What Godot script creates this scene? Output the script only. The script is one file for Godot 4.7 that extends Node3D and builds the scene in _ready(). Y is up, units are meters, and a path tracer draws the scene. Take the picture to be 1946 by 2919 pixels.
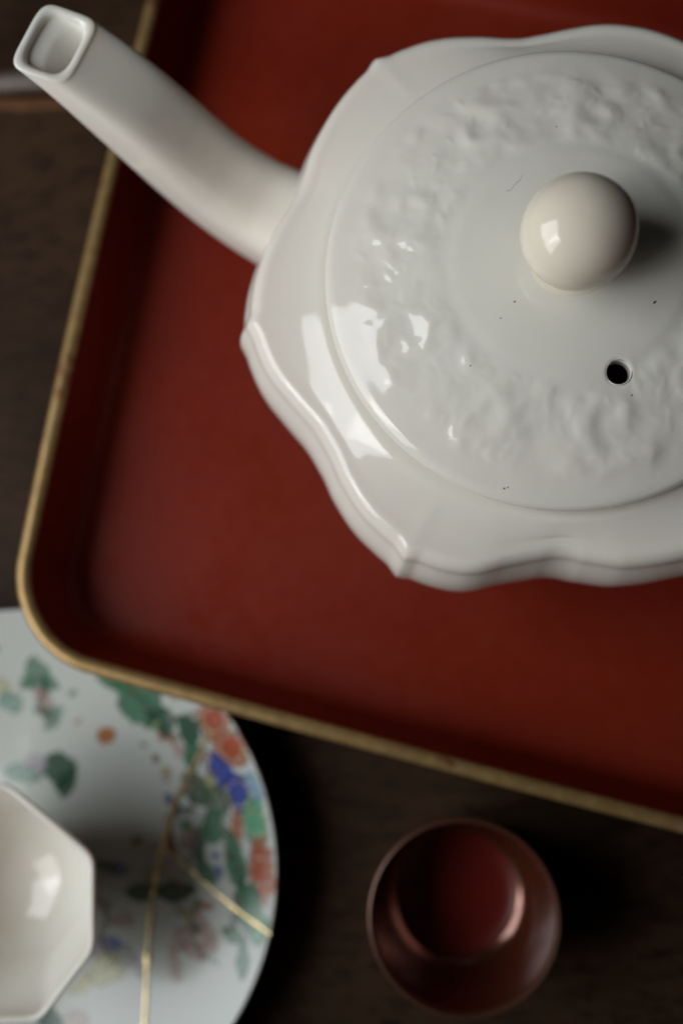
extends Node3D
# A white porcelain teapot on a red lacquer tray, seen from above. Shapes are written in centimetres and shrunk to metres by CM.
const CM := 0.01
var rng := RandomNumberGenerator.new()
var relief := PackedFloat32Array()
const RN := 512
const RELIEF_HALF := 5.4
const LID_R := 5.15

func _ready() -> void:
	rng.seed = 7
	# ---------------- camera
	var cam := Camera3D.new()
	cam.name = "camera"
	add_child(cam)
	var attr := CameraAttributesPhysical.new()
	attr.frustum_focal_length = 34.2
	attr.exposure_aperture = 4.9
	attr.frustum_focus_distance = 0.205
	cam.attributes = attr
	cam.keep_aspect = Camera3D.KEEP_HEIGHT
	cam.fov = 54.17
	cam.near = 0.01
	cam.far = 20.0
	cam.transform = Transform3D(Basis(Vector3(0.9986, -0.0521, 0.0), Vector3(0.0068, 0.1309, -0.9914), Vector3(0.0516, 0.99, 0.131)).orthonormalized(), Vector3(0, 0.31, 0))
	cam.current = true
	# ---------------- the dim room and its window
	var we := WorldEnvironment.new()
	we.name = "environment"
	var env := Environment.new()
	env.background_mode = Environment.BG_COLOR
	env.background_color = Color(0.08, 0.078, 0.076)
	env.background_energy_multiplier = 1.0
	env.tonemap_mode = Environment.TONE_MAPPER_LINEAR
	env.tonemap_exposure = 0.82
	env.sdfgi_enabled = true
	env.ssao_enabled = true
	env.ssil_enabled = true
	we.environment = env
	add_child(we)
	# daylight: the near window on the left, and a wider one further off on the lower left
	window_light("left_window_light", Vector3(-0.56, 0.54, -0.01), Vector3(-0.02, 0.07, -0.03), Vector2(0.46, 0.50), 0.44, Color(0.97, 0.985, 1.0))
	window_light("near_window_light", Vector3(-0.58, 0.66, 0.50), Vector3(-0.02, 0.07, -0.03), Vector2(0.70, 0.66), 0.78, Color(1.0, 0.985, 0.975))
	# ---------------- things
	build_table()
	build_tray()
	build_teapot()
	build_plate()
	build_tea_cup()
	build_lacquer_cup()
	build_shade_blocker()

func window_light(called: String, at: Vector3, towards: Vector3, size: Vector2, energy: float, tint: Color) -> void:
	var l := AreaLight3D.new()
	l.name = called
	l.area_size = size
	l.light_energy = energy
	l.light_color = tint
	l.shadow_enabled = true
	l.look_at_from_position(at, towards, Vector3.UP)
	add_child(l)

# ============================================================ helpers
func thing(called: String, label: String, category: String, at := Vector3.ZERO, turn := 0.0) -> Node3D:
	var o := Node3D.new()
	o.name = called
	add_child(o)
	o.position = at * CM
	o.rotation.y = turn
	o.set_meta("label", label)
	o.set_meta("category", category)
	return o

func part(called: String, m: Mesh, mat: Material, parent: Node, label := "") -> MeshInstance3D:
	var o := MeshInstance3D.new()
	o.name = called
	o.mesh = m
	o.material_override = mat
	parent.add_child(o, true)
	if label != "":
		o.set_meta("label", label)
	return o

func mat(c: Color, rough: float, metal := 0.0, spec := 0.5) -> StandardMaterial3D:
	var m := StandardMaterial3D.new()
	m.albedo_color = c.linear_to_srgb()
	m.roughness = rough
	m.metallic = metal
	m.metallic_specular = spec
	return m

func noise(freq: float, oct: int, s: int) -> FastNoiseLite:
	var n := FastNoiseLite.new()
	n.noise_type = FastNoiseLite.TYPE_SIMPLEX_SMOOTH
	n.frequency = freq
	n.fractal_octaves = oct
	n.seed = s
	return n

func sm(a: float, b: float, x: float) -> float:
	var t := clampf((x - a) / (b - a), 0.0, 1.0)
	return t * t * (3.0 - 2.0 * t)

# Catmull-Rom through 2D points, n steps per span
func smooth_line(p: Array, n: int) -> PackedVector2Array:
	var out := PackedVector2Array()
	for i in p.size() - 1:
		var a: Vector2 = p[maxi(i - 1, 0)]
		var b: Vector2 = p[i]
		var c: Vector2 = p[i + 1]
		var d: Vector2 = p[mini(i + 2, p.size() - 1)]
		for k in n:
			out.append(b.cubic_interpolate(c, a, d, float(k) / n))
	out.append(p[-1])
	return out

# A mesh from rows of points (cm); rows are closed rings when wrap is on. Normals are averaged over faces; the winding is turned so that the solid faces outwards.
func grid(rows: Array, wrap := true, uv_scale := 1.0, colors: Array = [], skip: PackedByteArray = PackedByteArray(), face_up := false) -> ArrayMesh:
	var nr := rows.size()
	var nc: int = rows[0].size()
	var v := PackedVector3Array()
	for r in rows:
		v.append_array(r)
	var mid := Vector3.ZERO
	for p in v:
		mid += p
	mid /= v.size()
	var idx := PackedInt32Array()
	var volume := 0.0
	var last := nc if wrap else nc - 1
	var cell := 0
	for i in nr - 1:
		for j in last:
			cell += 1
			if skip.size() and skip[cell - 1]:
				continue
			var a := i * nc + j
			var b := i * nc + (j + 1) % nc
			var c := a + nc
			var d := b + nc
			for t in [[a, b, d], [a, d, c]]:
				var p: Vector3 = v[t[0]]
				var q: Vector3 = v[t[1]]
				var s: Vector3 = v[t[2]]
				if face_up:
					volume += (s - p).cross(q - p).y
				else:
					volume += (p - mid).dot((s - mid).cross(q - mid))
				idx.append_array([t[0], t[1], t[2]])
	var nrm := PackedVector3Array()
	nrm.resize(v.size())
	var k := 0
	while k < idx.size():
		if volume < 0.0:
			var swap := idx[k + 1]
			idx[k + 1] = idx[k + 2]
			idx[k + 2] = swap
		var n := (v[idx[k + 2]] - v[idx[k]]).cross(v[idx[k + 1]] - v[idx[k]])
		nrm[idx[k]] += n
		nrm[idx[k + 1]] += n
		nrm[idx[k + 2]] += n
		k += 3
	var uv := PackedVector2Array()
	uv.resize(v.size())
	for i in v.size():
		nrm[i] = nrm[i].normalized() if nrm[i].length() > 1e-12 else Vector3.UP
		uv[i] = Vector2(v[i].x, v[i].z) * uv_scale + Vector2(0.5, 0.5)
	# poles: a ring that has shrunk to a point shares one normal
	for i in [0, nr - 1]:
		if rows[i][0].distance_to(rows[i][nc / 2]) < 1e-5:
			var sum := Vector3.ZERO
			for j in nc:
				sum += nrm[i * nc + j]
			for j in nc:
				nrm[i * nc + j] = sum.normalized()
	for i in v.size():
		v[i] *= CM
	var arr := []
	arr.resize(Mesh.ARRAY_MAX)
	arr[Mesh.ARRAY_VERTEX] = v
	arr[Mesh.ARRAY_NORMAL] = nrm
	arr[Mesh.ARRAY_TEX_UV] = uv
	arr[Mesh.ARRAY_INDEX] = idx
	if colors.size():
		var cs := PackedColorArray()
		for r in colors:
			cs.append_array(r)
		arr[Mesh.ARRAY_COLOR] = cs
	var m := ArrayMesh.new()
	m.add_surface_from_arrays(Mesh.PRIMITIVE_TRIANGLES, arr)
	return m

func lathe(profile: PackedVector2Array, n: int, at := Vector3.ZERO) -> ArrayMesh:
	var rows := []
	for p in profile:
		var r := PackedVector3Array()
		for j in n:
			var a := TAU * j / n
			r.append(Vector3(cos(a) * p.x, p.y, sin(a) * p.x) + at)
		rows.append(r)
	return grid(rows)

# a round tube along points (cm)
func tube(path: Array, radii: Array, n := 16, squash := 1.0) -> ArrayMesh:
	var rows := []
	for i in path.size():
		var d: Vector3 = (path[mini(i + 1, path.size() - 1)] - path[maxi(i - 1, 0)]).normalized()
		var side := d.cross(Vector3.UP).normalized()
		var up := side.cross(d).normalized()
		var r := PackedVector3Array()
		for j in n:
			var a := TAU * j / n
			r.append(path[i] + (side * cos(a) + up * sin(a) * squash) * float(radii[i]))
		if i == 0:
			rows.append(flat_ring(path[i], n))
		rows.append(r)
		if i == path.size() - 1:
			rows.append(flat_ring(path[i], n))
	return grid(rows)

func flat_ring(p: Vector3, n: int) -> PackedVector3Array:
	var r := PackedVector3Array()
	for j in n:
		r.append(p)
	return r

# ============================================================ table
func wood_image(s: int, base: Color, dark: Color) -> ImageTexture:
	var w := 1024
	var h := 512
	var a := noise(1.0, 4, s)
	var b := noise(1.0, 3, s + 1)
	var c := noise(1.0, 2, s + 2)
	var im := Image.create(w, h, false, Image.FORMAT_RGB8)
	for y in h:
		for x in w:
			var u := float(x) / w * 3.0
			var t := float(y) / h * 3.0
			var bend := c.get_noise_2d(u * 0.8, t * 1.1) * 0.5
			var rings := sin((t * 9.0 + bend * 14.0)) * 0.5 + 0.5
			var fine := a.get_noise_2d(u * 3.0, t * 60.0 + bend * 20.0)
			var pore := b.get_noise_2d(u * 9.0, t * 150.0)
			var k := clampf(0.45 + 0.28 * (rings - 0.5) + 0.55 * fine + c.get_noise_2d(u * 2.0 + 9.0, t * 2.0) * 0.5, 0.0, 1.0)
			var col := dark.lerp(base, k)
			if pore > 0.32:
				col = col.lerp(dark * 0.5, 0.7)
			im.set_pixel(x, y, col.linear_to_srgb())
	return ImageTexture.create_from_image(im)

func plank_mesh(x0: float, x1: float, z0: float, z1: float, far_r: float, near_r: float) -> ArrayMesh:
	# a long board with worn, rounded long edges: rows run across, columns along x
	var prof := PackedVector2Array()
	prof.append(Vector2(z0, -3.0))
	for k in 9:
		var a := PI / 2 * k / 8.0
		prof.append(Vector2(z0 + far_r * (1.0 - cos(a)), -0.6 * far_r * (1.0 - sin(a))))
	for k in range(1, 24):
		prof.append(Vector2(lerpf(z0 + far_r, z1 - near_r, k / 24.0), 0.0))
	for k in 9:
		var a := PI / 2 * k / 8.0
		prof.append(Vector2(z1 - near_r * (1.0 - sin(a)), -0.6 * near_r * (1.0 - cos(a))))
	prof.append(Vector2(z1, -3.0))
	var warp := noise(0.08, 2, int(z0 * 10.0))
	var rows := []
	for p in prof:
		var r := PackedVector3Array()
		for j in 61:
			var x := lerpf(x0, x1, j / 60.0)
			r.append(Vector3(x, p.y + 0.012 * warp.get_noise_2d(x, p.x), p.x))
		rows.append(r)
	return grid(rows, false, 0.02, [], PackedByteArray(), true)

func build_table() -> void:
	var t := thing("wooden_table", "dark brown wooden plank table under the tray and dishes", "table")
	var edges := [-70.0, -44.0, -18.55, 13.5, 40.0, 66.0]
	for i in edges.size() - 1:
		var m := mat(Color(1, 1, 1), 0.52, 0.0, 0.2)
		m.albedo_texture = wood_image(20 + i * 7, Color(0.048, 0.027, 0.015), Color(0.021, 0.0115, 0.0062))
		m.uv1_offset = Vector3(0.13 * i, 0.37 * i, 0)
		m.uv1_scale = Vector3(1.0, 1.0, 1.0)
		var rn := NoiseTexture2D.new()
		rn.width = 512
		rn.height = 512
		rn.seamless = true
		rn.noise = noise(0.02, 4, 50 + i)
		m.heightmap_enabled = true
		m.heightmap_texture = m.albedo_texture
		m.heightmap_scale = 0.006
		part("plank", plank_mesh(-60, 60, edges[i] + 0.06, edges[i + 1] - 0.06, 0.8 if i == 2 else 0.25, 0.66 if i == 1 else 0.25), m, t)
	# the bare arrises of the two planks behind the spout: bevel sheen painted pale grey on the far one, reddish on the near one
	var sheen_grey := mat(Color(1, 1, 1), 0.42)
	sheen_grey.albedo_texture = wood_image(97, Color(0.16, 0.118, 0.092), Color(0.075, 0.052, 0.040))
	part("worn_or_sheen_edge", worn_or_sheen_strip(-18.61, -1.0, 0.66, 3), sheen_grey, t, "worn plank edge with its sheen painted pale grey")
	var worn := mat(Color(1, 1, 1), 0.55)
	worn.albedo_texture = wood_image(91, Color(0.20, 0.085, 0.036), Color(0.09, 0.036, 0.015))
	part("worn_or_sheen_edge", worn_or_sheen_strip(-18.49, 1.0, 0.80, 9), worn, t, "bare reddish worn edge of a plank")

# a thin skin, for bare wood and for painted sheen, lying on a plank's rounded edge; side is +1 where the plank lies nearer than its edge
func worn_or_sheen_strip(z_edge: float, side: float, r: float, s: int) -> ArrayMesh:
	var wear := noise(0.35, 3, s)
	var rows := []
	for k in 10:
		var f := k / 9.0
		var row := PackedVector3Array()
		for j in 241:
			var x := lerpf(-30.0, 30.0, j / 240.0)
			var reach := r * (1.0 + 0.35 * wear.get_noise_2d(x, 3.0))
			var d := reach * f
			var q := clampf(1.0 - d / r, 0.0, 1.0)
			var y := -0.6 * r * (1.0 - sqrt(1.0 - q * q)) + 0.03 * (1.0 - f * f * f) - 0.02 * f * f * f
			row.append(Vector3(x, y, z_edge + side * d))
		rows.append(row)
	return grid(rows, false, 0.03, [], PackedByteArray(), true)

# ============================================================ tray
const TRAY_U := 15.5
const TRAY_V := 11.4
const TRAY_R := 2.6
const TRAY_SKEW := 0.052

# a point on the tray's outline: rounded rectangle, sides bowed out a little, drawn in by inset
func tray_loop(inset: float, y: float, n := 480) -> PackedVector3Array:
	var hu := TRAY_U - inset
	var hv := TRAY_V - inset
	var r := maxf(TRAY_R - inset, 0.6) if hu > 1.0 else 0.0
	var bow := 0.14 * clampf(hu / TRAY_U, 0.0, 1.0)
	var pts := PackedVector3Array()
	var su := 2.0 * (hu - r)
	var sv := 2.0 * (hv - r)
	var full := 2.0 * (TRAY_U - TRAY_R) * 2.0 + 2.0 * (TRAY_V - TRAY_R) * 2.0 + TAU * TRAY_R
	var nu := int(round(n * 2.0 * (TRAY_U - TRAY_R) / full))
	var nv := int(round(n * 2.0 * (TRAY_V - TRAY_R) / full))
	var na := (n - 2 * nu - 2 * nv) / 4
	var dirs := [Vector2(1, 0), Vector2(0, 1), Vector2(-1, 0), Vector2(0, -1)]
	for s in 4:
		var d: Vector2 = dirs[s]
		var nout := Vector2(d.y, -d.x)
		var length := su if s % 2 == 0 else sv
		var off := hv if s % 2 == 0 else hu
		var count := nu if s % 2 == 0 else nv
		for k in count:
			var f := float(k) / count * 2.0 - 1.0
			var p := d * (f * length / 2.0) + nout * (off + bow * (1.0 - f * f))
			pts.append(Vector3(p.x + TRAY_SKEW * p.y, y, p.y))
		var corner := d * (length / 2.0) + nout * (off - r)
		for k in na:
			var a := PI / 2 * k / na
			var p2 := corner + (nout * cos(a) + d * sin(a)) * r
			pts.append(Vector3(p2.x + TRAY_SKEW * p2.y, y, p2.y))
	return pts

func build_tray() -> void:
	var turn := deg_to_rad(-14.0)
	var u := Vector3(cos(-turn), 0, sin(-turn))
	var w := Vector3(-u.z, 0, u.x)
	var c := Vector3(-10.48, 0, 0.14) + u * TRAY_U - (w + u * TRAY_SKEW) * TRAY_V
	var t := thing("lacquer_tray", "red lacquer tray with worn gold rim under the white teapot", "tray", c, turn)
	# lacquer: deep red with faint cloudy wear
	var red := mat(Color(1, 1, 1), 0.36, 0.0, 0.27)
	red.albedo_texture = lacquer_image()
	red.roughness = 1.0
	red.roughness_texture = lacquer_gloss()
	red.roughness_texture_channel = BaseMaterial3D.TEXTURE_CHANNEL_RED
	var prof := [[2.6, 2.35], [0.62, 2.36], [0.48, 2.40], [0.40, 2.5], [0.16, 3.6], [0.0, 4.77], [0.02, 4.82], [0.38, 4.82], [0.42, 4.6], [0.60, 3.95], [0.74, 3.4], [0.83, 3.15], [0.98, 2.98], [1.2, 2.91], [1.5, 2.9], [3.0, 2.895], [6.0, 2.89], [9.5, 2.885], [11.3, 2.88]]
	var rows := []
	for p in prof:
		rows.append(tray_loop(p[0], p[1]))
	part("tray_body", grid(rows, true, 1.0 / 34.0), red, t)
	# the gilded rim: a rounded bead on the wall, worn through to red here and there
	var gold := mat(Color(1, 1, 1), 0.42, 0.55)
	gold.vertex_color_use_as_albedo = true
	var wear := noise(0.55, 4, 33)
	var patch := noise(0.11, 2, 34)
	rows = []
	var cols := []
	for k in 15:
		var a := PI * k / 14.0
		var ring := tray_loop(0.20 - 0.20 * cos(a), 4.79 + 0.16 * sin(a), 1600)
		var cr := PackedColorArray()
		for p in ring:
			var f := wear.get_noise_3d(p.x * 2.0, p.y * 3.0, p.z * 2.0) + 0.8 * patch.get_noise_3d(p.x, p.y, p.z)
			var g := Color(0.37, 0.245, 0.098).lerp(Color(0.28, 0.18, 0.07), clampf(0.5 + wear.get_noise_3d(p.x * 5.0, 9.0, p.z * 5.0), 0.0, 1.0))
			cr.append(g.lerp(Color(0.16, 0.035, 0.02), 0.7 * sm(0.66, 0.86, f)))
		rows.append(ring)
		cols.append(cr)
	rows.append(rows[0])
	cols.append(cols[0])
	part("gold_rim", grid(rows, true, 0.1, cols), gold, t, "worn gold rim")
	var foot_mat := mat(Color(0.03, 0.008, 0.006), 0.4)
	for s in [Vector2(1, 1), Vector2(1, -1), Vector2(-1, 1), Vector2(-1, -1)]:
		part("foot", lathe(smooth_line([Vector2(0.001, 0.02), Vector2(0.9, 0.02), Vector2(1.0, 0.2), Vector2(1.15, 2.2), Vector2(1.2, 2.38), Vector2(0.001, 2.38)], 4), 28, Vector3(s.x * (TRAY_U - 4.4), 0, s.y * (TRAY_V - 4.2))), foot_mat, t)

func lacquer_image() -> ImageTexture:
	var n := 512
	var a := noise(0.006, 4, 3)
	var b := noise(0.09, 3, 4)
	var im := Image.create(n, n, false, Image.FORMAT_RGB8)
	for y in n:
		for x in n:
			var k := clampf(0.5 + 0.6 * a.get_noise_2d(x, y) + 0.22 * b.get_noise_2d(x, y), 0.0, 1.0)
			im.set_pixel(x, y, Color(0.150, 0.0120, 0.0055).lerp(Color(0.195, 0.0210, 0.0080), k).linear_to_srgb())
	return ImageTexture.create_from_image(im)

func lacquer_gloss() -> ImageTexture:
	var n := 512
	var a := noise(0.012, 4, 13)
	var b := noise(0.12, 2, 14)
	var im := Image.create(n, n, false, Image.FORMAT_RGB8)
	for y in n:
		for x in n:
			var k := clampf(0.44 + 0.24 * a.get_noise_2d(x, y) + 0.10 * b.get_noise_2d(x, y), 0.0, 1.0)
			im.set_pixel(x, y, Color(k, k, k))
	return ImageTexture.create_from_image(im)

# ============================================================ teapot
var porcelain: StandardMaterial3D

func make_porcelain(c: Color, rough: float) -> StandardMaterial3D:
	var m := mat(c, rough, 0.0, 0.5)
	m.subsurf_scatter_enabled = true
	m.subsurf_scatter_strength = 0.12
	return m

# the scalloped outline: angle in degrees from -x towards +z, radius
const OUTLINE := [[-118.0, 6.51], [-113.0, 6.51], [-108.0, 6.48], [-101.0, 6.38], [-94.0, 6.19], [-87.7, 6.05], [-82.0, 6.04], [-73.5, 6.31], [-66.3, 6.56], [-60.5, 6.69], [-56.5, 6.763], [-54.8, 6.845], [-54.0, 6.882], [-53.2, 6.848], [-51.5, 6.771], [-48.0, 6.725], [-42.0, 6.639], [-36.0, 6.53], [-31.0, 6.44], [-26.0, 6.32], [-21.0, 6.29], [-13.0, 6.5], [-5.0, 6.71], [1.0, 6.82], [4.0, 6.86], [5.8, 6.95], [6.5, 6.97], [7.2, 6.93], [9.0, 6.86], [12.0, 6.8], [17.0, 6.67], [23.0, 6.44], [30.0, 6.25], [36.7, 6.29], [41.0, 6.43], [48.5, 6.63], [54.0, 6.72], [57.5, 6.78], [59.3, 6.88], [60.0, 6.92], [60.7, 6.9], [62.5, 6.81], [68.0, 6.74], [73.0, 6.6], [79.0, 6.26], [85.0, 6.04], [89.0, 5.97], [93.3, 6.07], [101.0, 6.31], [112.0, 6.52], [120.0, 6.72], [124.0, 6.84], [128.0, 6.72], [136.0, 6.56], [144.0, 6.4], [154.0, 6.26], [164.0, 6.4], [174.0, 6.62], [180.0, 6.76], [184.0, 6.86], [188.0, 6.76], [196.0, 6.6], [206.0, 6.3], [212.0, 6.24], [220.0, 6.4], [228.0, 6.62], [233.0, 6.76], [236.0, 6.7], [242.0, 6.51]]

func outline(angle: float) -> float:
	var a := fposmod(rad_to_deg(angle) + 118.0, 360.0) - 118.0
	for i in OUTLINE.size() - 1:
		if a <= OUTLINE[i + 1][0]:
			var f: float = (a - OUTLINE[i][0]) / (OUTLINE[i + 1][0] - OUTLINE[i][0])
			var p0: float = OUTLINE[maxi(i - 1, 0)][1]
			var p3: float = OUTLINE[mini(i + 2, OUTLINE.size() - 1)][1]
			return cubic_interpolate(OUTLINE[i][1], OUTLINE[i + 1][1], p0, p3, f)
	return OUTLINE[0][1]

func body_rows(spec: Array, n: int) -> Array:
	# spec rows: [circle radius, share of the lobed outline, outset, y]
	var rows := []
	var edges := PackedFloat32Array()
	for j in n:
		edges.append(outline(TAU * j / n))
	for s in spec:
		var r := PackedVector3Array()
		for j in n:
			var phi := TAU * j / n  # measured from -x towards +z
			var edge := edges[j]
			var k: float = s[1]
			var rad: float = lerpf(s[0], edge + s[2], k)
			r.append(Vector3(-cos(phi) * rad, s[3], sin(phi) * rad))
		rows.append(r)
	return rows

func build_teapot() -> void:
	var base := Vector3(3.7, 2.92, -7.9)
	var t := thing("teapot", "white porcelain teapot with scalloped shoulder and embossed lid", "teapot", base)
	porcelain = make_porcelain(Color(0.80, 0.755, 0.675), 0.07)
	var glaze := NoiseTexture2D.new()
	glaze.width = 512
	glaze.height = 512
	glaze.seamless = true
	glaze.noise = noise(0.012, 3, 8)
	# heights below are above the foot, which stands on the tray
	var spec := [
		[0.01, 0.0, 0.0, 0.62], [2.0, 0.0, 0.0, 0.62], [4.2, 0.0, 0.0, 0.9], [5.3, 0.3, -0.4, 2.2], [5.6, 0.3, -0.4, 4.0], [5.4, 0.2, -0.4, 5.6], [4.9, 0.0, 0.0, 6.35], [4.55, 0.0, 0.0, 6.55], [4.5, 0.0, 0.0, 6.7], [4.55, 0.0, 0.0, 6.78], [4.7, 0.0, 0.0, 6.82],
		[5.0, 0.0, 0.0, 6.86], [5.25, 0.0, 0.0, 6.86], [5.38, 0.10, -0.28, 6.785], [5.46, 0.33, -0.30, 6.70], [5.55, 0.62, -0.32, 6.63], [5.6, 0.88, -0.31, 6.59], [6.0, 1.0, -0.24, 6.57], [6.0, 1.0, -0.16, 6.545], [6.0, 1.0, -0.09, 6.50], [6.0, 1.0, -0.02, 6.43], [6.0, 1.0, 0.04, 6.33], [6.0, 1.0, 0.08, 6.21], [6.0, 1.0, 0.12, 6.06],
		[6.1, 1.0, 0.24, 5.75], [6.2, 1.0, 0.34, 5.4], [6.3, 1.0, 0.40, 4.9], [6.3, 0.97, 0.38, 4.2], [6.0, 0.88, 0.2, 3.4], [5.6, 0.75, -0.3, 2.5], [5.0, 0.6, -0.8, 1.7], [4.4, 0.35, -1.2, 1.05], [4.0, 0.1, -1.6, 0.7], [3.85, 0.0, 0.0, 0.45], [3.9, 0.0, 0.0, 0.1], [3.8, 0.0, 0.0, 0.0], [3.5, 0.0, 0.0, 0.0], [3.4, 0.0, 0.0, 0.3], [0.01, 0.0, 0.0, 0.4]]
	part("body", grid(body_rows(densify(spec, 3), 540)), porcelain, t)
	build_spout(t)
	# handle: an ear on the far side of the spout
	var out := Vector3(0.905, 0, 0.425)
	var path := []
	var rad := []
	for k in 25:
		var a := lerpf(-1.35, 1.45, k / 24.0)
		path.append(out * (5.6 + 3.4 * cos(a)) + Vector3(0, 3.7 + 2.3 * sin(a), 0))
		rad.append(0.55 + 0.12 * absf(a))
	part("handle", tube(path, rad, 20), porcelain, t)
	build_lid(t)

func densify(spec: Array, n: int) -> Array:
	var out := []
	for i in spec.size() - 1:
		for k in n:
			var f := float(k) / n
			var row := []
			for q in 4:
				row.append(cubic_interpolate(spec[i][q], spec[i + 1][q], spec[maxi(i - 1, 0)][q], spec[mini(i + 2, spec.size() - 1)][q], f))
			row[1] = clampf(row[1], 0.0, 1.0)
			row[0] = maxf(row[0], 0.0)
			out.append(row)
	out.append(spec[-1])
	out[0][0] = 0.0
	out[-1][0] = 0.0
	return out

func build_spout(t: Node3D) -> void:
	var d := Vector3(-0.903, 0, -0.43).normalized()
	var side := Vector3(d.z, 0, -d.x)
	# centre line: distance from the pot's axis, height above the foot, half width, half depth
	var keys := [[4.6, 3.0, 1.40, 1.35], [5.8, 3.0, 1.34, 1.25], [7.0, 3.12, 1.27, 1.14], [8.0, 3.38, 1.20, 1.06], [8.9, 3.95, 1.14, 1.0], [9.6, 4.68, 1.08, 0.95], [10.3, 5.62, 1.01, 0.90], [11.0, 6.55, 0.95, 0.82], [11.6, 7.22, 0.90, 0.74], [12.3, 7.80, 0.86, 0.67]]
	var line := []
	for i in keys.size() - 1:
		for k in 8:
			var f := k / 8.0
			var row := []
			for q in 4:
				row.append(cubic_interpolate(keys[i][q], keys[i + 1][q], keys[maxi(i - 1, 0)][q], keys[mini(i + 2, keys.size() - 1)][q], f))
			line.append(row)
	line.append(keys[-1])
	var rows := []
	var last := line.size() - 1
	var frames := []
	for i in line.size():
		var p0: Array = line[maxi(i - 1, 0)]
		var p1: Array = line[mini(i + 1, last)]
		var tan2 := Vector2(p1[0] - p0[0], p1[1] - p0[1]).normalized()
		var f := sm(0.45, 1.0, float(i) / last)
		# the sections turn level towards the cut mouth
		var across := Vector2(tan2.y, -tan2.x).lerp(Vector2(0.985, 0.17), f).normalized()
		var c: Vector3 = d * float(line[i][0]) + Vector3(0, line[i][1], 0)
		var dd := d.rotated(Vector3.UP, deg_to_rad(8.0) * f)
		frames.append([c, dd * across.x + Vector3(0, across.y, 0), Vector3(line[i][0] - p0[0], 0, 0)])
		rows.append(spout_ring(c, frames[i][1], side, line[i][2], line[i][3], 3.1 + 1.8 * f))
	var cend: Vector3 = frames[last][0]
	var ae: Vector3 = frames[last][1]
	var up := ae.cross(side).normalized()
	if up.y < 0.0:
		up = -up
	# rounded lip, then the inside
	for q in [[-0.008, 0.02, 0.0], [-0.03, 0.04, 0.0], [-0.075, 0.052, 0.0], [-0.125, 0.045, 0.0], [-0.17, 0.015, 0.0], [-0.20, -0.04, 0.0], [-0.215, -0.10, 0.0]]:
		rows.append(spout_ring(cend + up * float(q[1]), ae, side, 0.86 + q[0], 0.67 + q[0], 4.9 - 1.6 * clampf(-5.0 * float(q[0]) - 0.2, 0.0, 1.0)))
	for k in range(3, 22):
		var i := last - k
		rows.append(spout_ring(frames[i][0], frames[i][1], side, line[i][2] - 0.20 - 0.022 * minf(k, 12), line[i][3] - 0.20 - 0.02 * minf(k, 12), maxf(2.1, 3.6 - 0.25 * k)))
	rows.append(flat_ring(frames[last - 22][0], rows[0].size()))
	rows.push_front(flat_ring(frames[0][0], rows[0].size()))
	part("spout", grid(rows), porcelain, t)

func spout_ring(c: Vector3, a: Vector3, b: Vector3, w: float, h: float, e: float) -> PackedVector3Array:
	var r := PackedVector3Array()
	for j in 96:
		var th := TAU * j / 96.0
		var x := signf(cos(th)) * pow(absf(cos(th)), 2.0 / e)
		var y := signf(sin(th)) * pow(absf(sin(th)), 2.0 / e)
		r.append(c + a * (x * h) + b * (y * w))
	return r

# ---- the lid's embossed band: petals and curled leaves stamped into a height field
func stamp(cx: float, cz: float, reach: float, f: Callable) -> void:
	var k := RN / (2.0 * RELIEF_HALF)
	var x0 := maxi(int((cx - reach + RELIEF_HALF) * k), 0)
	var x1 := mini(int((cx + reach + RELIEF_HALF) * k), RN - 1)
	var z0 := maxi(int((cz - reach + RELIEF_HALF) * k), 0)
	var z1 := mini(int((cz + reach + RELIEF_HALF) * k), RN - 1)
	for z in range(z0, z1 + 1):
		for x in range(x0, x1 + 1):
			var h: float = f.call(x / k - RELIEF_HALF - cx, z / k - RELIEF_HALF - cz)
			if h > relief[z * RN + x]:
				relief[z * RN + x] = h

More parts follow.
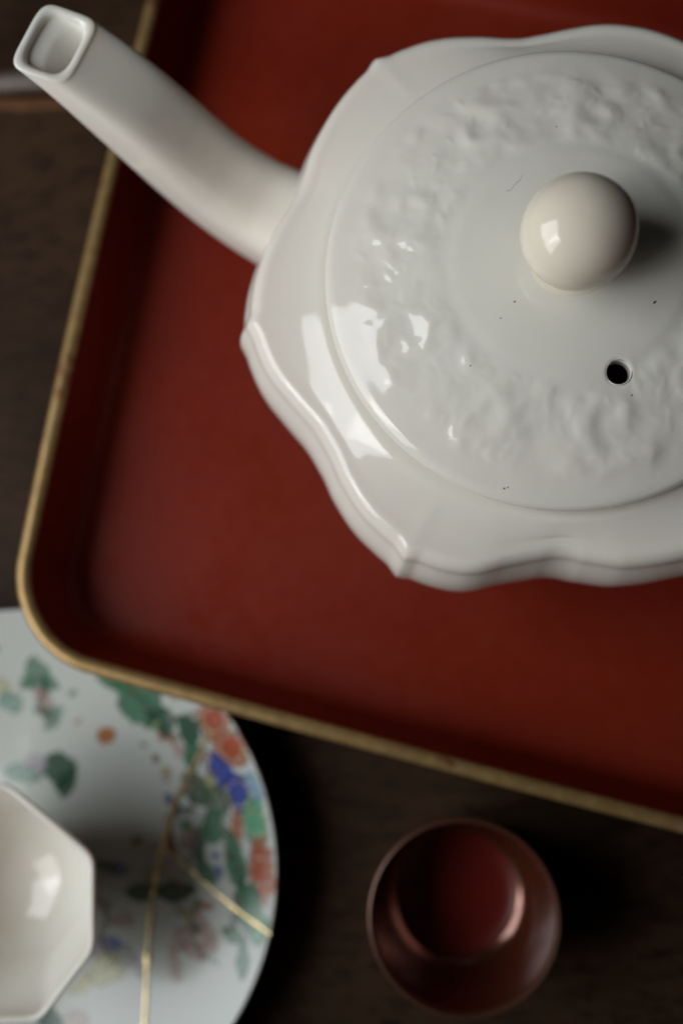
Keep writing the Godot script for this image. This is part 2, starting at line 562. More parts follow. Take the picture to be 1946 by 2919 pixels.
func make_relief() -> void:
	relief.resize(RN * RN)
	relief.fill(0.0)
	var count := 9
	for i in count:
		var a := TAU * i / count + rng.randf_range(-0.09, 0.09)
		var r := rng.randf_range(3.35, 3.75)
		var c := Vector2.from_angle(a) * r
		var hand := 1.0 if i % 2 == 0 else -1.0
		var start := a + rng.randf_range(-0.7, 0.7)
		var big := rng.randf_range(0.62, 0.95)
		# a scroll that winds in on itself, its back set with short leaves
		for k in 26:
			var f := k / 25.0
			var w := start + hand * f * 5.2
			var p := c + Vector2.from_angle(w) * big * (1.0 - 0.72 * f)
			var fat := lerpf(0.34, 0.17, f)
			stamp(p.x, p.y, fat, func(x: float, z: float) -> float:
				return 0.085 * sm(1.0, 0.1, Vector2(x, z).length() / fat))
			if k % 4 == 1 and k < 16:
				var q := c + Vector2.from_angle(w) * (big * (1.0 - 0.72 * f) + 0.30)
				var dir := Vector2.from_angle(w + hand * 0.9)
				var l := rng.randf_range(0.26, 0.42)
				stamp(q.x, q.y, l, func(x: float, z: float) -> float:
					var s := Vector2(x, z).dot(dir) / l
					var o := Vector2(x, z).dot(Vector2(-dir.y, dir.x)) / (0.5 * l)
					return 0.080 * sm(1.0, 0.25, Vector2(s, o).length()))
		# loose leaves and buds fill the band
		for k in 4:
			var b := a + rng.randf_range(0.05, 0.57)
			var p: Vector2 = Vector2.from_angle(b) * (float([2.85, 4.25][k % 2]) + rng.randf_range(-0.15, 0.2))
			var dir := Vector2.from_angle(b + rng.randf_range(0.8, 2.3))
			var l := rng.randf_range(0.28, 0.5)
			stamp(p.x, p.y, l, func(x: float, z: float) -> float:
				var s := Vector2(x, z).dot(dir) / l
				var o := Vector2(x, z).dot(Vector2(-dir.y, dir.x)) / (0.55 * l)
				return 0.062 * sm(1.0, 0.2, Vector2(s, o).length()))
	# thick glaze softens it
	var lump := noise(0.9, 3, 71)
	for z in RN:
		for x in RN:
			relief[z * RN + x] += 0.05 * lump.get_noise_2d(x * 10.8 / RN, z * 10.8 / RN)
	for pass_ in 5:
		var src := relief.duplicate()
		for z in range(3, RN - 3):
			for x in range(3, RN - 3):
				var i := z * RN + x
				relief[i] = (src[i - 3] + src[i - 2] + src[i - 1] + src[i] + src[i + 1] + src[i + 2] + src[i + 3]) / 7.0
		src = relief.duplicate()
		for z in range(3, RN - 3):
			for x in range(3, RN - 3):
				var i := z * RN + x
				relief[i] = (src[i - 3 * RN] + src[i - 2 * RN] + src[i - RN] + src[i] + src[i + RN] + src[i + 2 * RN] + src[i + 3 * RN]) / 7.0

# small sharp-tipped leaflets over the scrolls, less drowned in glaze
func add_leaflets() -> void:
	var soft := relief.duplicate()
	relief.fill(0.0)
	for k in 230:
		var b := rng.randf() * TAU
		var p := Vector2.from_angle(b) * rng.randf_range(2.7, 4.45)
		var dir := Vector2.from_angle(rng.randf() * TAU)
		var l := rng.randf_range(0.12, 0.26)
		var tall := rng.randf_range(0.008, 0.017)
		stamp(p.x, p.y, l, func(x: float, z: float) -> float:
			var q := Vector2(x, z).dot(dir) / l
			var o := Vector2(x, z).dot(Vector2(-dir.y, dir.x)) / (0.5 * l)
			return tall * sm(0.0, 0.7, 1.0 - q * q - absf(o)))
	for pass_ in 5:
		var src := relief.duplicate()
		for z in range(1, RN - 1):
			for x in range(1, RN - 1):
				var i := z * RN + x
				relief[i] = (src[i] * 2.0 + src[i - 1] + src[i + 1] + src[i - RN] + src[i + RN]) / 6.0
	for i in relief.size():
		relief[i] += soft[i]

func relief_at(x: float, z: float) -> float:
	var k := RN / (2.0 * RELIEF_HALF)
	var fx := clampf((x + RELIEF_HALF) * k, 0.0, RN - 2.0)
	var fz := clampf((z + RELIEF_HALF) * k, 0.0, RN - 2.0)
	var ix := int(fx)
	var iz := int(fz)
	var i := iz * RN + ix
	var u := fx - ix
	var w := fz - iz
	return lerpf(lerpf(relief[i], relief[i + 1], u), lerpf(relief[i + RN], relief[i + RN + 1], u), w)

# height of the lid's upper face over its rim, without the relief
func lid_dome(r: float) -> float:
	var q := clampf(r / 5.0, 0.0, 1.0)
	var h := 0.95 * (1.0 - q * q) * (1.0 - 0.12 * q)
	h += 0.014 * sm(2.62, 2.3, r)
	return h

func build_lid(t: Node3D) -> void:
	make_relief()
	add_leaflets()
	var lid_y := 7.32
	var wave := noise(0.5, 2, 77)
	var grit := noise(1.7, 2, 78)
	var hole := Vector2(0.90, 2.40)
	var hole_r := 0.25
	var n := 720
	var rows := []
	# upper face, from the middle outwards
	var radii := []
	for k in 16:
		radii.append(0.02 + 0.55 * k / 15.0)
	var r0 := 0.6
	while r0 < 4.98:
		radii.append(r0)
		r0 += 0.036
	for r in radii:
		var row := PackedVector3Array()
		for j in n:
			var a := TAU * j / n
			var x: float = cos(a) * r
			var z: float = sin(a) * r
			var p := Vector2(x, z)
			var y := lid_y + lid_dome(r) + 0.6 * relief_at(x, z) * sm(4.85, 4.3, r) * sm(2.3, 2.9, r) + 0.006 * wave.get_noise_2d(x, z) + 0.006 * grit.get_noise_2d(x, z) * sm(4.85, 4.3, r) * sm(2.3, 2.9, r)
			# points near the vent are drawn to its edge, and dip into it
			var q := p - hole
			var l := q.length()
			if l < hole_r * 1.12 and l > 1e-4:
				pass
			y -= 0.022 * sm(hole_r + 0.06, hole_r - 0.01, l)
			row.append(Vector3(x, y, z))
		rows.append(row)
	# rim: a shallow step, a rounded edge and the underside
	for s in [[5.03, -0.018], [5.08, -0.05], [5.13, -0.11], [5.15, -0.17], [5.14, -0.23], [5.10, -0.28], [5.02, -0.305], [4.9, -0.31], [4.45, -0.31], [4.4, -0.4], [4.35, -1.0], [4.0, -1.0], [3.9, -0.05], [3.4, 0.13], [3.0, 0.28], [2.9, 0.315], [2.8, 0.345], [2.7, 0.37], [2.6, 0.395], [2.5, 0.42], [2.4, 0.44], [2.3, 0.46], [2.2, 0.475], [2.1, 0.49], [1.5, 0.57], [0.02, 0.65]]:
		var row := PackedVector3Array()
		for j in n:
			var a := TAU * j / n
			var rr: float = s[0]
			row.append(Vector3(cos(a) * rr, lid_y + s[1], sin(a) * rr))
		rows.append(row)
	# the vent: drop the faces inside it and move its ring of points onto a true circle
	var skip := PackedByteArray()
	skip.resize((rows.size() - 1) * n)
	var touched := {}
	for i in radii.size() - 1:
		for j in n:
			var c: Vector3 = (rows[i][j] + rows[i + 1][(j + 1) % n]) / 2.0
			if Vector2(c.x, c.z).distance_to(hole) < hole_r:
				skip[i * n + j] = 1
				for q in [[i, j], [i + 1, j], [i, (j + 1) % n], [i + 1, (j + 1) % n]]:
					touched[q[0] * n + q[1]] = true
	for i in range(radii.size(), rows.size() - 1):
		for j in n:
			var c: Vector3 = (rows[i][j] + rows[i + 1][(j + 1) % n]) / 2.0
			if c.y < lid_y + 0.52 and rows[i][j].length() > 1.0 and Vector2(c.x, c.z).distance_to(hole) < hole_r + 0.02:
				skip[i * n + j] = 1
	for key in touched:
		var i: int = key / n
		var j: int = key % n
		var p: Vector3 = rows[i][j]
		var q := Vector2(p.x, p.z) - hole
		if q.length() > hole_r * 0.7:
			q = q.normalized() * hole_r
			var row: PackedVector3Array = rows[i]
			row[j] = Vector3(hole.x + q.x, p.y, hole.y + q.y)
			rows[i] = row
	var specks := make_porcelain(Color(0.80, 0.755, 0.675), 0.06)
	specks.albedo_color = Color(1, 1, 1)
	specks.albedo_texture = speck_image()
	var lid := part("lid", grid(rows, true, 1.0 / 10.6, [], skip), specks, t)
	# the vent is bored right through to the hollow of the pot
	var hy := lid_y + lid_dome(hole.length()) - 0.022
	var vent := part("vent_hole", lathe(PackedVector2Array([Vector2(hole_r + 0.01, hy - 0.006), Vector2(hole_r - 0.002, hy - 0.012), Vector2(hole_r - 0.006, hy - 0.03), Vector2(hole_r - 0.01, hy - 0.27), Vector2(hole_r + 0.12, hy - 0.28), Vector2(hole_r + 0.12, hy - 0.22), Vector2(hole_r + 0.02, hy - 0.2), Vector2(hole_r + 0.02, hy - 0.02), Vector2(hole_r + 0.01, hy - 0.006)]), 64, Vector3(hole.x, 0, hole.y)), porcelain, lid)
	vent.set_meta("label", "round steam vent in the lid")
	# knob: a neck that flares from the lid and a ball with a small flattened crown
	var ky := lid_y + lid_dome(0.0)
	var prof := [Vector2(1.05, -0.09), Vector2(0.78, -0.02), Vector2(0.63, 0.015), Vector2(0.54, 0.07), Vector2(0.46, 0.14), Vector2(0.46, 0.21), Vector2(0.52, 0.28)]
	for k in range(1, 20):
		var a := -0.92 + (PI / 2 + 0.92) * k / 20.0
		prof.append(Vector2(1.14 * cos(a), 1.12 + 1.0 * sin(a)))
	prof.append_array([Vector2(0.055, 2.116), Vector2(0.0, 2.116)])
	var knob_mat := make_porcelain(Color(0.80, 0.74, 0.61), 0.05)
	var line := smooth_line(prof, 4)
	var moved := PackedVector2Array()
	for p in line:
		moved.append(Vector2(maxf(p.x, 0.0), p.y + ky))
	var krows := []
	for p in moved:
		var row := PackedVector3Array()
		for j in 128:
			var a := TAU * j / 128.0
			# hand-turned: never quite round
			var k := p.x * (1.0 + 0.024 * cos(2.0 * a + 1.5) + 0.006 * cos(3.0 * a + 2.0 * p.y) + 0.004 * cos(5.0 * a - 3.0 * p.y))
			var lean := maxf(p.y - ky - 0.2, 0.0) * 0.09
			row.append(Vector3(cos(a) * k - lean, p.y, sin(a) * k))
		krows.append(row)
	part("knob", grid(krows), knob_mat, lid, "round cream knob")

func speck_image() -> ImageTexture:
	var n := 1024
	var im := Image.create(n, n, false, Image.FORMAT_RGB8)
	var a := noise(0.008, 3, 61)
	for y in n:
		for x in n:
			var k := 0.5 + 0.5 * a.get_noise_2d(x, y)
			im.set_pixel(x, y, Color(0.79, 0.745, 0.665).lerp(Color(0.81, 0.765, 0.69), k).linear_to_srgb())
	# dark pinholes and lint (lid centimetres, radius in pixels)
	var spots := [[1.63, 0.99, 2.2], [1.655, 0.965, 1.6], [-1.2, 0.94, 1.6], [-1.48, 1.26, 1.2], [-1.4, 4.68, 1.6], [-1.33, 4.66, 1.2], [1.16, 2.86, 1.5], [2.8, -1.0, 1.5], [-0.2, -3.0, 1.2], [-2.1, 2.2, 1.2]]
	for s in 3:
		spots.append([rng.randf_range(-3.5, 3.5), rng.randf_range(-3.5, 3.5), rng.randf_range(0.5, 0.95)])
	for s in spots:
		var cx: float = (s[0] / 10.6 + 0.5) * n
		var cy: float = (s[1] / 10.6 + 0.5) * n
		var r: float = s[2]
		for y in range(int(cy - r - 2), int(cy + r + 3)):
			for x in range(int(cx - r - 2), int(cx + r + 3)):
				var q := Vector2((x - cx) * 1.0 + (y - cy) * 0.4, y - cy).length()
				if q < r + 0.5:
					im.set_pixel(x, y, im.get_pixel(x, y).lerp(Color(0.16, 0.14, 0.12), clampf(r + 0.5 - q, 0.0, 1.0) * (1.0 if r > 1.0 else 0.45)))
	# a thin hair
	for k in 60:
		var f := k / 59.0
		var p := Vector2(-1.3 + 0.35 * f, -1.5 - 0.36 * f * f + 0.03 * sin(f * 9.0))
		var x := int((p.x / 10.6 + 0.5) * n)
		var y := int((p.y / 10.6 + 0.5) * n)
		im.set_pixel(x, y, im.get_pixel(x, y).lerp(Color(0.3, 0.28, 0.3), 0.45))
	return ImageTexture.create_from_image(im)

# ============================================================ plate
const PLATE_R := 7.42

func plate_y(r: float) -> float:
	return 0.72 + 1.28 * pow(clampf((r - 2.8) / (PLATE_R - 2.8), 0.0, 1.0), 1.7)

var art: Image
var art_noise: FastNoiseLite

# one stroke of overglaze enamel: centre, half length, half width (cm), angle, colour, strength; pointed leaves or round blots
func dab(x: float, z: float, l: float, w: float, deg: float, c: Color, strength := 0.9, pointed := false) -> void:
	var n := art.get_width()
	var k := n / (2.0 * PLATE_R)
	var reach := maxf(l, w) * 1.25
	var dir := Vector2.from_angle(deg_to_rad(deg))
	for py in range(maxi(int((z - reach + PLATE_R) * k), 0), mini(int((z + reach + PLATE_R) * k) + 1, n)):
		for px in range(maxi(int((x - reach + PLATE_R) * k), 0), mini(int((x + reach + PLATE_R) * k) + 1, n)):
			var p := Vector2(px / k - PLATE_R - x, py / k - PLATE_R - z)
			var s := p.dot(dir) / l
			var o := p.dot(Vector2(-dir.y, dir.x)) / w
			var wob := 0.30 * art_noise.get_noise_2d(px * 1.0, py * 1.0) + 0.16 * art_noise.get_noise_2d(px * 3.0, py * 3.0)
			var e := (1.0 - s * s) - absf(o) if pointed else 1.0 - Vector2(s, o).length()
			var cover := sm(-0.04, 0.10, e + wob)
			if cover > 0.0:
				var tone := 0.85 + 0.5 * art_noise.get_noise_2d(px * 2.2 + 300.0, py * 2.2)
				var vein := 0.6 if pointed and absf(o) < 0.10 or e + wob < 0.14 else 1.0
				var old := art.get_pixel(px, py).srgb_to_linear()
				art.set_pixel(px, py, old.lerp(Color(c.r * tone * vein, c.g * tone * vein, c.b * tone * vein), cover * strength).linear_to_srgb())

func plate_image() -> ImageTexture:
	art = Image.create(1024, 1024, false, Image.FORMAT_RGB8)
	art.fill(Color(0.50, 0.525, 0.49).linear_to_srgb())
	art_noise = noise(0.026, 3, 17)
	var green := Color(0.035, 0.17, 0.085)
	var deep := Color(0.018, 0.085, 0.05)
	var pale := Color(0.24, 0.37, 0.31)
	var red := Color(0.38, 0.075, 0.035)
	var orange := Color(0.42, 0.15, 0.07)
	var blue := Color(0.035, 0.065, 0.33)
	var pink := Color(0.42, 0.29, 0.26)
	var mauve := Color(0.40, 0.34, 0.40)
	var brown := Color(0.16, 0.06, 0.03)
	var olive := Color(0.46, 0.45, 0.18)
	# sprays in the middle and upper left
	dab(0.1, -5.5, 0.55, 0.38, 80, green, 0.75)
	dab(-0.25, -5.25, 0.3, 0.22, 150, green, 0.7, true)
	dab(0.5, -5.25, 0.35, 0.22, 30, green, 0.7, true)
	dab(0.25, -4.75, 0.42, 0.30, 70, pink, 0.75)
	dab(0.5, -4.25, 0.42, 0.26, 120, Color(0.10, 0.22, 0.16), 0.7)
	dab(-0.75, -4.7, 0.42, 0.33, 20, pale, 0.9)
	dab(-1.0, -5.2, 0.3, 0.2, 20, olive, 0.6)
	dab(2.18, -3.72, 0.30, 0.27, 0, Color(0.42, 0.15, 0.045), 0.95)
	dab(0.7, -2.7, 0.55, 0.5, 70, deep, 0.9)
	dab(0.95, -2.3, 0.5, 0.3, 110, deep, 0.9, true)
	dab(-0.4, -2.55, 0.6, 0.3, 10, pale, 0.9)
	dab(0.0, -2.9, 0.4, 0.25, 20, mauve, 0.7)
	# big leaves under the tray's edge
	dab(3.25, -4.7, 1.15, 0.62, 48, green, 0.9, true)
	dab(3.9, -4.15, 0.5, 0.42, 60, deep, 0.8)
	dab(2.5, -5.6, 0.9, 0.5, 30, green, 0.9, true)
	dab(4.75, -3.9, 0.55, 0.36, 75, deep, 0.95)
	dab(4.85, -3.2, 0.55, 0.32, 95, green, 0.9, true)
	# the border
	dab(5.55, -4.15, 0.65, 0.48, 60, orange, 0.95)
	dab(5.5, -4.3, 0.40, 0.26, 60, red, 0.9)
	dab(6.05, -3.45, 0.62, 0.52, 60, orange, 0.95)
	dab(6.02, -3.5, 0.42, 0.34, 60, red, 0.9)
	dab(5.75, -2.75, 0.65, 0.34, 52, blue, 0.95)
	dab(6.25, -2.15, 0.62, 0.42, 66, blue, 0.95)
	dab(6.75, -2.35, 0.5, 0.22, 66, Color(0.20, 0.36, 0.48), 0.85)
	dab(6.75, -1.35, 0.75, 0.38, 80, Color(0.10, 0.36, 0.20), 0.95)
	dab(6.2, -1.25, 0.45, 0.2, 80, orange, 0.9)
	dab(6.95, -0.05, 0.95, 0.42, 88, orange, 0.95)
	dab(6.9, 0.0, 0.70, 0.26, 86, red, 0.95)
	dab(6.2, -0.2, 0.95, 0.32, 76, green, 0.9, true)
	dab(6.55, 0.95, 0.75, 0.42, 82, green, 0.95)
	dab(6.95, 1.45, 0.5, 0.25, 100, Color(0.06, 0.26, 0.13), 0.9)
	dab(6.15, 1.75, 0.42, 0.26, 20, green, 0.9, true)
	dab(6.45, 2.3, 0.62, 0.22, 88, green, 0.9, true)
	# foliage along the mended crack
	dab(4.95, -2.2, 0.6, 0.42, 40, Color(0.05, 0.09, 0.05), 0.85)
	dab(5.55, -1.95, 0.55, 0.42, 30, Color(0.10, 0.14, 0.09), 0.8)
	dab(5.45, -1.15, 0.5, 0.36, 100, green, 0.85)
	dab(5.0, -0.6, 0.62, 0.26, 85, deep, 0.9, true)
	dab(4.55, -1.3, 0.45, 0.3, 60, mauve, 0.7)
	dab(4.7, -0.75, 0.32, 0.3, 0, Color(0.26, 0.15, 0.15), 0.7)
	dab(4.15, -0.75, 0.75, 0.13, 80, brown, 0.9)
	dab(3.14, -0.64, 0.20, 0.17, 0, Color(0.30, 0.18, 0.06), 0.8)
	dab(2.6, 0.15, 0.34, 0.22, 20, blue, 0.75)
	dab(2.2, 0.1, 0.4, 0.2, 10, deep, 0.7)
	dab(3.4, 0.75, 0.6, 0.30, -4, deep, 0.95)
	dab(4.3, 0.72, 0.72, 0.30, -8, deep, 0.95, true)
	dab(5.3, 0.15, 0.42, 0.28, 40, green, 0.85, true)
	dab(3.6, 0.25, 0.3, 0.2, 20, mauve, 0.7)
	# peach blossom, lower right
	dab(5.0, 1.55, 0.42, 0.34, 60, pink, 0.8)
	dab(5.35, 1.95, 0.40, 0.36, 20, pink, 0.85)
	dab(4.65, 1.95, 0.36, 0.32, 110, pink, 0.8)
	dab(5.0, 2.25, 0.4, 0.3, 0, pink, 0.85)
	dab(5.02, 1.92, 0.26, 0.22, 0, Color(0.46, 0.42, 0.34), 0.8)
	dab(4.45, 2.75, 0.4, 0.2, 70, pink, 0.7)
	dab(4.3, 2.3, 0.22, 0.14, 70, orange, 0.5)
	# sprig beside the cup
	dab(2.75, 1.6, 0.4, 0.24, 0, pink, 0.8)
	dab(2.2, 1.2, 0.3, 0.22, 0, pink, 0.7)
	dab(2.45, 2.25, 0.36, 0.2, 10, blue, 0.8)
	dab(2.1, 2.3, 0.3, 0.3, 10, mauve, 0.8)
	dab(2.35, 2.95, 0.62, 0.42, -25, olive, 0.85)
	dab(1.75, 3.3, 0.6, 0.22, -35, olive, 0.8, true)
	dab(2.95, 2.6, 0.34, 0.3, 60, Color(0.34, 0.37, 0.37), 0.8)
	dab(0.7, 4.3, 0.55, 0.3, 20, deep, 0.85, true)
	dab(1.6, 4.3, 0.4, 0.3, 20, pink, 0.6)
	# stems, and the pale and dark outlines of the border
	for st in [[4.9, -4.4, 5.6, -2.2], [5.5, -2.4, 6.3, 0.2], [6.2, 0.0, 6.3, 2.0], [4.6, -3.4, 5.2, -1.0], [3.0, -5.0, 4.3, -3.6], [4.4, 1.2, 5.6, 2.6], [0.1, -5.4, 0.4, -4.2], [2.0, 1.0, 2.5, 2.8]]:
		var a2 := Vector2(st[0], st[1])
		var b2 := Vector2(st[2], st[3])
		var along := b2 - a2
		for k in 14:
			var f := k / 13.0
			var p := a2.lerp(b2, f) + along.orthogonal().normalized() * 0.18 * sin(f * 7.0)
			dab(p.x, p.y, 0.13, 0.045, rad_to_deg(along.angle()) + 35.0 * cos(f * 7.0), deep if k % 5 else brown, 0.8)
	for pt in [[6.05, -3.45], [5.52, -4.25], [6.95, -0.05], [6.25, -2.15], [6.75, -1.35]]:
		for k in 7:
			var w := TAU * k / 7.0
			dab(pt[0] + 0.36 * cos(w), pt[1] + 0.36 * sin(w), 0.14, 0.05, rad_to_deg(w) + 90.0, Color(0.55, 0.42, 0.30), 0.7)
	# small brushwork filling the border and the mended side
	var small := [green, deep, green, red, orange, blue, deep, pink, olive, brown]
	for k in 30:
		var a := deg_to_rad(rng.randf_range(-48.0, 22.0))
		var r := rng.randf_range(4.5, 6.1)
		var l := rng.randf_range(0.10, 0.26)
		dab(cos(a) * r, sin(a) * r, l, l * rng.randf_range(0.45, 0.8), rng.randf() * 180.0, small[rng.randi() % 10], 0.8, k % 3 != 0)
	for k in 16:
		var a := rng.randf() * TAU
		var r := rng.randf_range(3.2, 6.6)
		dab(cos(a) * r, sin(a) * r, 0.16, 0.1, rng.randf() * 180.0, small[rng.randi() % 10], 0.6, true)
	# the part of the border behind the cup and out of the frame
	for k in 17:
		var a := deg_to_rad(38.0 + k * 11.0)
		var c: Color = [green, red, blue, orange, pale, deep][k % 6]
		dab(cos(a) * 6.5, sin(a) * 6.5 if k > 2 else 99.0, 0.6, 0.4, rad_to_deg(a) + 90.0, c, 0.85, k % 2 == 0)
	return ImageTexture.create_from_image(art)

# a raised seam of gold over the plate
func gold_seam(pts: Array, width: float) -> ArrayMesh:
	var line := smooth_line(pts, 10)
	var wob := noise(0.9, 2, 5)
	var rows := []
	for i in line.size():
		var d := (line[mini(i + 1, line.size() - 1)] - line[maxi(i - 1, 0)]).normalized()
		var s := Vector2(-d.y, d.x)
		var w := width * (1.0 + 0.7 * wob.get_noise_1d(i * 0.25))
		var r := PackedVector3Array()
		for q in [[-1.0, -0.05], [-0.95, 0.006], [-0.6, 0.022], [0.0, 0.03], [0.6, 0.022], [0.95, 0.006], [1.0, -0.05]]:
			var p: Vector2 = line[i] + s * (float(q[0]) * w)
			r.append(Vector3(p.x, plate_y(p.length()) + float(q[1]), p.y))
		rows.append(r)
	return grid(rows, false, 0.1, [], PackedByteArray(), true)

func build_plate() -> void:
	var t := thing("painted_plate", "round porcelain plate painted with flowers and mended with gold", "plate", Vector3(-10.75, 0, 6.4))
	var m := make_porcelain(Color(1, 1, 1), 0.12)
	m.albedo_color = Color(1, 1, 1)
	m.albedo_texture = plate_image()
	var prof := PackedVector2Array()
	for k in 61:
		var r := PLATE_R * k / 61.0
		prof.append(Vector2(r, plate_y(r)))
	prof.append_array([Vector2(PLATE_R - 0.04, 2.0), Vector2(PLATE_R, 1.96), Vector2(PLATE_R + 0.01, 1.9), Vector2(PLATE_R - 0.03, 1.82), Vector2(PLATE_R - 0.1, 1.77)])
	for k in range(1, 20):
		var r := lerpf(PLATE_R - 0.1, 4.3, k / 19.0)
		prof.append(Vector2(r, plate_y(r) - 0.24 - 0.1 * (1.0 - r / PLATE_R)))
	prof.append_array([Vector2(4.25, 0.1), Vector2(4.15, 0.03), Vector2(3.95, 0.03), Vector2(3.85, 0.12), Vector2(3.8, 0.42), Vector2(0.0, 0.42)])
	part("plate_body", lathe_uv(prof, 240, 1.0 / (2.0 * PLATE_R)), m, t)
	var gold := mat(Color(0.44, 0.36, 0.20), 0.24, 1.0)
	part("gold_seam", gold_seam([Vector2(5.3, -3.75), Vector2(5.05, -3.2), Vector2(4.63, -2.4), Vector2(4.3, -1.8), Vector2(4.05, -0.87), Vector2(3.84, -0.15), Vector2(3.72, 0.6), Vector2(3.64, 1.2), Vector2(3.57, 2.34), Vector2(3.58, 3.3), Vector2(3.62, 4.6), Vector2(3.7, 5.6)], 0.09), gold, t)
	part("gold_seam", gold_seam([Vector2(3.95, -0.45), Vector2(4.5, -0.12), Vector2(5.2, 0.42), Vector2(6.0, 0.95), Vector2(6.9, 1.42), Vector2(7.25, 1.6)], 0.065), gold, t)

func lathe_uv(profile: PackedVector2Array, n: int, uvs: float) -> ArrayMesh:
	var rows := []
	for p in profile:
		var r := PackedVector3Array()
		for j in n:
			var a := TAU * j / n
			r.append(Vector3(cos(a) * p.x, p.y, sin(a) * p.x))
		rows.append(r)
	return grid(rows, true, uvs)

# ============================================================ white octagonal cup
func build_tea_cup() -> void:
	var at := Vector3(-10.55, 0.72, 6.6)
	var t := thing("tea_cup", "white octagonal porcelain tea cup standing on the painted plate", "cup", at)
	var m := make_porcelain(Color(0.80, 0.755, 0.675), 0.08)
	# corners of the rim round the cup's middle
	var corners := [Vector2(0.45, -3.06), Vector2(2.84, -1.22), Vector2(2.92, 1.10), Vector2(1.58, 2.85), Vector2(-0.75, 3.0), Vector2(-2.75, 1.3), Vector2(-2.85, -1.0), Vector2(-1.75, -2.85)]
	var n := 256
	var edge := PackedVector2Array()
	for j in n:
		var f := float(j) / n * 8.0
		var i := int(f)
		edge.append(corners[i].lerp(corners[(i + 1) % 8], f - i))
	for pass_ in 3:   # soften the corners
		var src := edge.duplicate()
		for j in n:
			edge[j] = (src[(j - 2 + n) % n] + src[(j - 1 + n) % n] + src[j] + src[(j + 1) % n] + src[(j + 2) % n]) / 5.0
	# [scale of the rim outline, outset, share of a round section, y]
	var spec := [[0.0, 0, 1, 0.95], [0.2, 0, 1, 0.97], [0.38, 0, 1, 1.06], [0.58, 0, 0.9, 1.4], [0.74, 0, 0.6, 2.0], [0.84, 0, 0.3, 2.7], [0.92, 0, 0.1, 3.3], [0.97, -0.06, 0.0, 3.72], [1.0, -0.17, 0.0, 3.94], [1.0, -0.13, 0.0, 4.0], [1.0, -0.07, 0.0, 4.025], [1.0, -0.02, 0.0, 4.0], [1.0, 0.0, 0.0, 3.93], [0.95, 0.04, 0.0, 3.7], [0.87, 0.08, 0.05, 3.2], [0.76, 0.12, 0.2, 2.6], [0.64, 0.16, 0.5, 1.9], [0.54, 0.16, 0.8, 1.3], [0.42, 0.12, 1, 0.8], [0.38, 0.0, 1, 0.55], [0.38, 0, 1, 0.12], [0.36, 0, 1, 0.02], [0.32, 0, 1, 0.02], [0.30, 0, 1, 0.3], [0.0, 0, 1, 0.35]]
	var rows := []
	for i in spec.size() - 1:
		for k in 4:
			var f := k / 4.0
			var s := []
			for q in 4:
				s.append(cubic_interpolate(spec[i][q], spec[i + 1][q], spec[maxi(i - 1, 0)][q], spec[mini(i + 2, spec.size() - 1)][q], f))
			rows.append(cup_ring(edge, s))
	rows.append(cup_ring(edge, spec[-1]))
	part("cup_bowl", grid(rows), m, t)
	part("foot_ring", lathe(smooth_line([Vector2(1.02, 0.5), Vector2(1.12, 0.45), Vector2(1.13, 0.1), Vector2(1.08, 0.01), Vector2(1.0, 0.01), Vector2(0.96, 0.1), Vector2(0.96, 0.45), Vector2(1.02, 0.5)], 4), 64), m, t)

func cup_ring(edge: PackedVector2Array, s: Array) -> PackedVector3Array:
	var r := PackedVector3Array()
	for p in edge:
		var l := p.length()
		var rad: float = lerpf(l, 2.85, clampf(s[2], 0.0, 1.0)) * maxf(s[0], 0.0) + s[1] * sm(0.0, 0.2, s[0])
		var d := p / l
		r.append(Vector3(d.x * rad, s[3], d.y * rad))
	return r

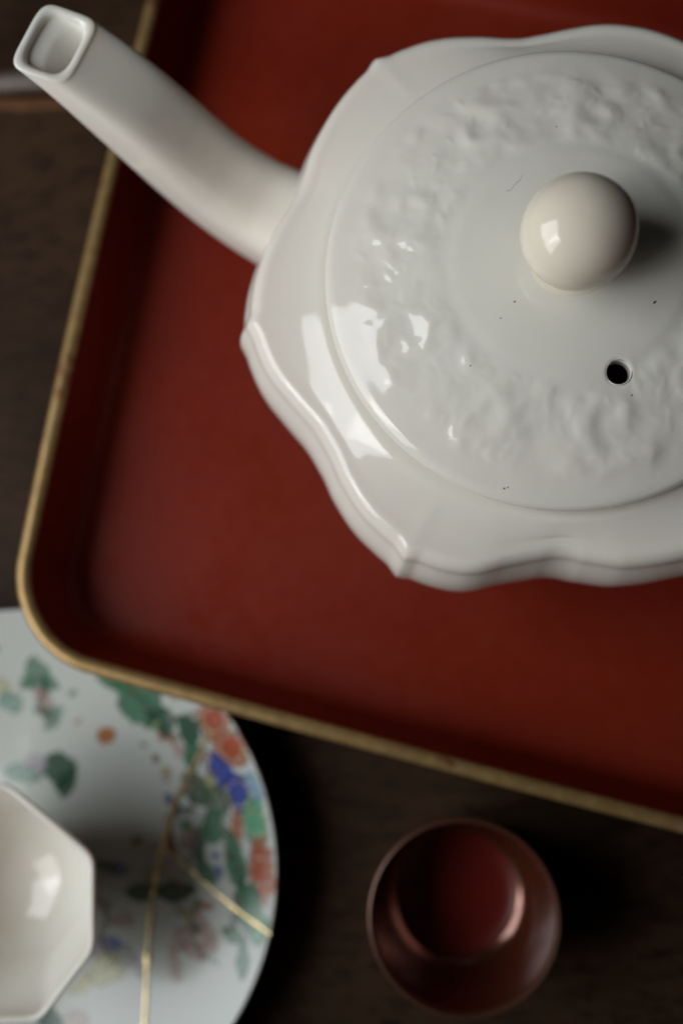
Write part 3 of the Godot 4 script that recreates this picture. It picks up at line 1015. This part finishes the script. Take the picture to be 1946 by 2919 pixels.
# ============================================================ lacquer cup
func build_lacquer_cup() -> void:
	var t := thing("lacquer_cup", "small round dark red lacquer cup with brown rim below the tray", "cup", Vector3(1.76, 0, 7.03))
	var inside := mat(Color(0.125, 0.010, 0.006), 0.24, 0.0, 0.6)
	var wall := mat(Color(0.15, 0.042, 0.018), 0.2, 0.65, 0.7)
	wall.clearcoat_enabled = true
	wall.clearcoat = 0.8
	wall.clearcoat_roughness = 0.1
	# outer wall and foot
	part("cup_wall", lathe(smooth_line([Vector2(0.0, 0.25), Vector2(1.35, 0.25), Vector2(1.4, 0.02), Vector2(1.6, 0.02), Vector2(1.72, 0.25), Vector2(1.95, 0.55), Vector2(2.2, 1.2), Vector2(2.36, 2.2), Vector2(2.45, 3.2), Vector2(2.49, 3.62), Vector2(2.37, 3.62), Vector2(2.34, 3.4), Vector2(2.27, 2.6), Vector2(2.19, 1.95), Vector2(2.11, 1.58), Vector2(2.01, 1.33), Vector2(1.86, 1.17), Vector2(1.66, 1.06), Vector2(1.4, 0.99), Vector2(1.0, 0.955), Vector2(0.0, 0.94)], 6), 160), wall, t)
	part("cup_floor", lathe(smooth_line([Vector2(0.0, 0.955), Vector2(1.0, 0.97), Vector2(1.4, 1.006), Vector2(1.66, 1.076), Vector2(1.70, 1.07), Vector2(1.64, 1.02), Vector2(1.0, 0.92), Vector2(0.0, 0.9)], 6), 160), inside, t)
	part("cup_rim", lathe(smooth_line([Vector2(2.36, 3.6), Vector2(2.38, 3.7), Vector2(2.41, 3.77), Vector2(2.43, 3.80), Vector2(2.49, 3.77), Vector2(2.51, 3.68), Vector2(2.50, 3.58), Vector2(2.36, 3.6)], 5), 128), mat(Color(0.11, 0.046, 0.026), 0.32, 0.4, 0.6), t)

# ============================================================ added unseen block, for a leaning figure, that keeps light off the near right
func box(a: Vector3, b: Vector3) -> ArrayMesh:
	var bev := 0.25
	var rows := []
	for q in [[1.0, a.y], [bev, a.y], [0.0, a.y + bev], [0.0, b.y - bev], [bev, b.y], [1.0, b.y]]:
		var i: float = q[0]
		var full := i == 1.0
		var r := PackedVector3Array()
		for c in [Vector2(a.x, a.z), Vector2(b.x, a.z), Vector2(b.x, b.z), Vector2(a.x, b.z)]:
			var m := Vector2(a.x + b.x, a.z + b.z) / 2.0
			var p: Vector2 = m if full else c + Vector2(signf(m.x - c.x), signf(m.y - c.y)) * i
			r.append(Vector3(p.x, q[1], p.y))
		rows.append(r)
	var st := SurfaceTool.new()
	st.create_from(grid(rows), 0)
	st.deindex()
	st.generate_normals()
	return st.commit()

func build_shade_blocker() -> void:
	var at := Vector3(14, 0, 38)
	var t := thing("shade_blocker", "added dark block outside the picture that shades the near right of the table", "shade_blocker", at)
	var m := mat(Color(0.03, 0.022, 0.016), 0.5)
	part("blocker_body", box(Vector3(-43, -60, -16), Vector3(34, 70, 30)), m, t)
	for i in 2:
		part("blocker_front", box(Vector3(-42.5 + 38.3 * i, -56, -18), Vector3(-4.7 + 38.3 * i, 68, -16.1)), m, t)
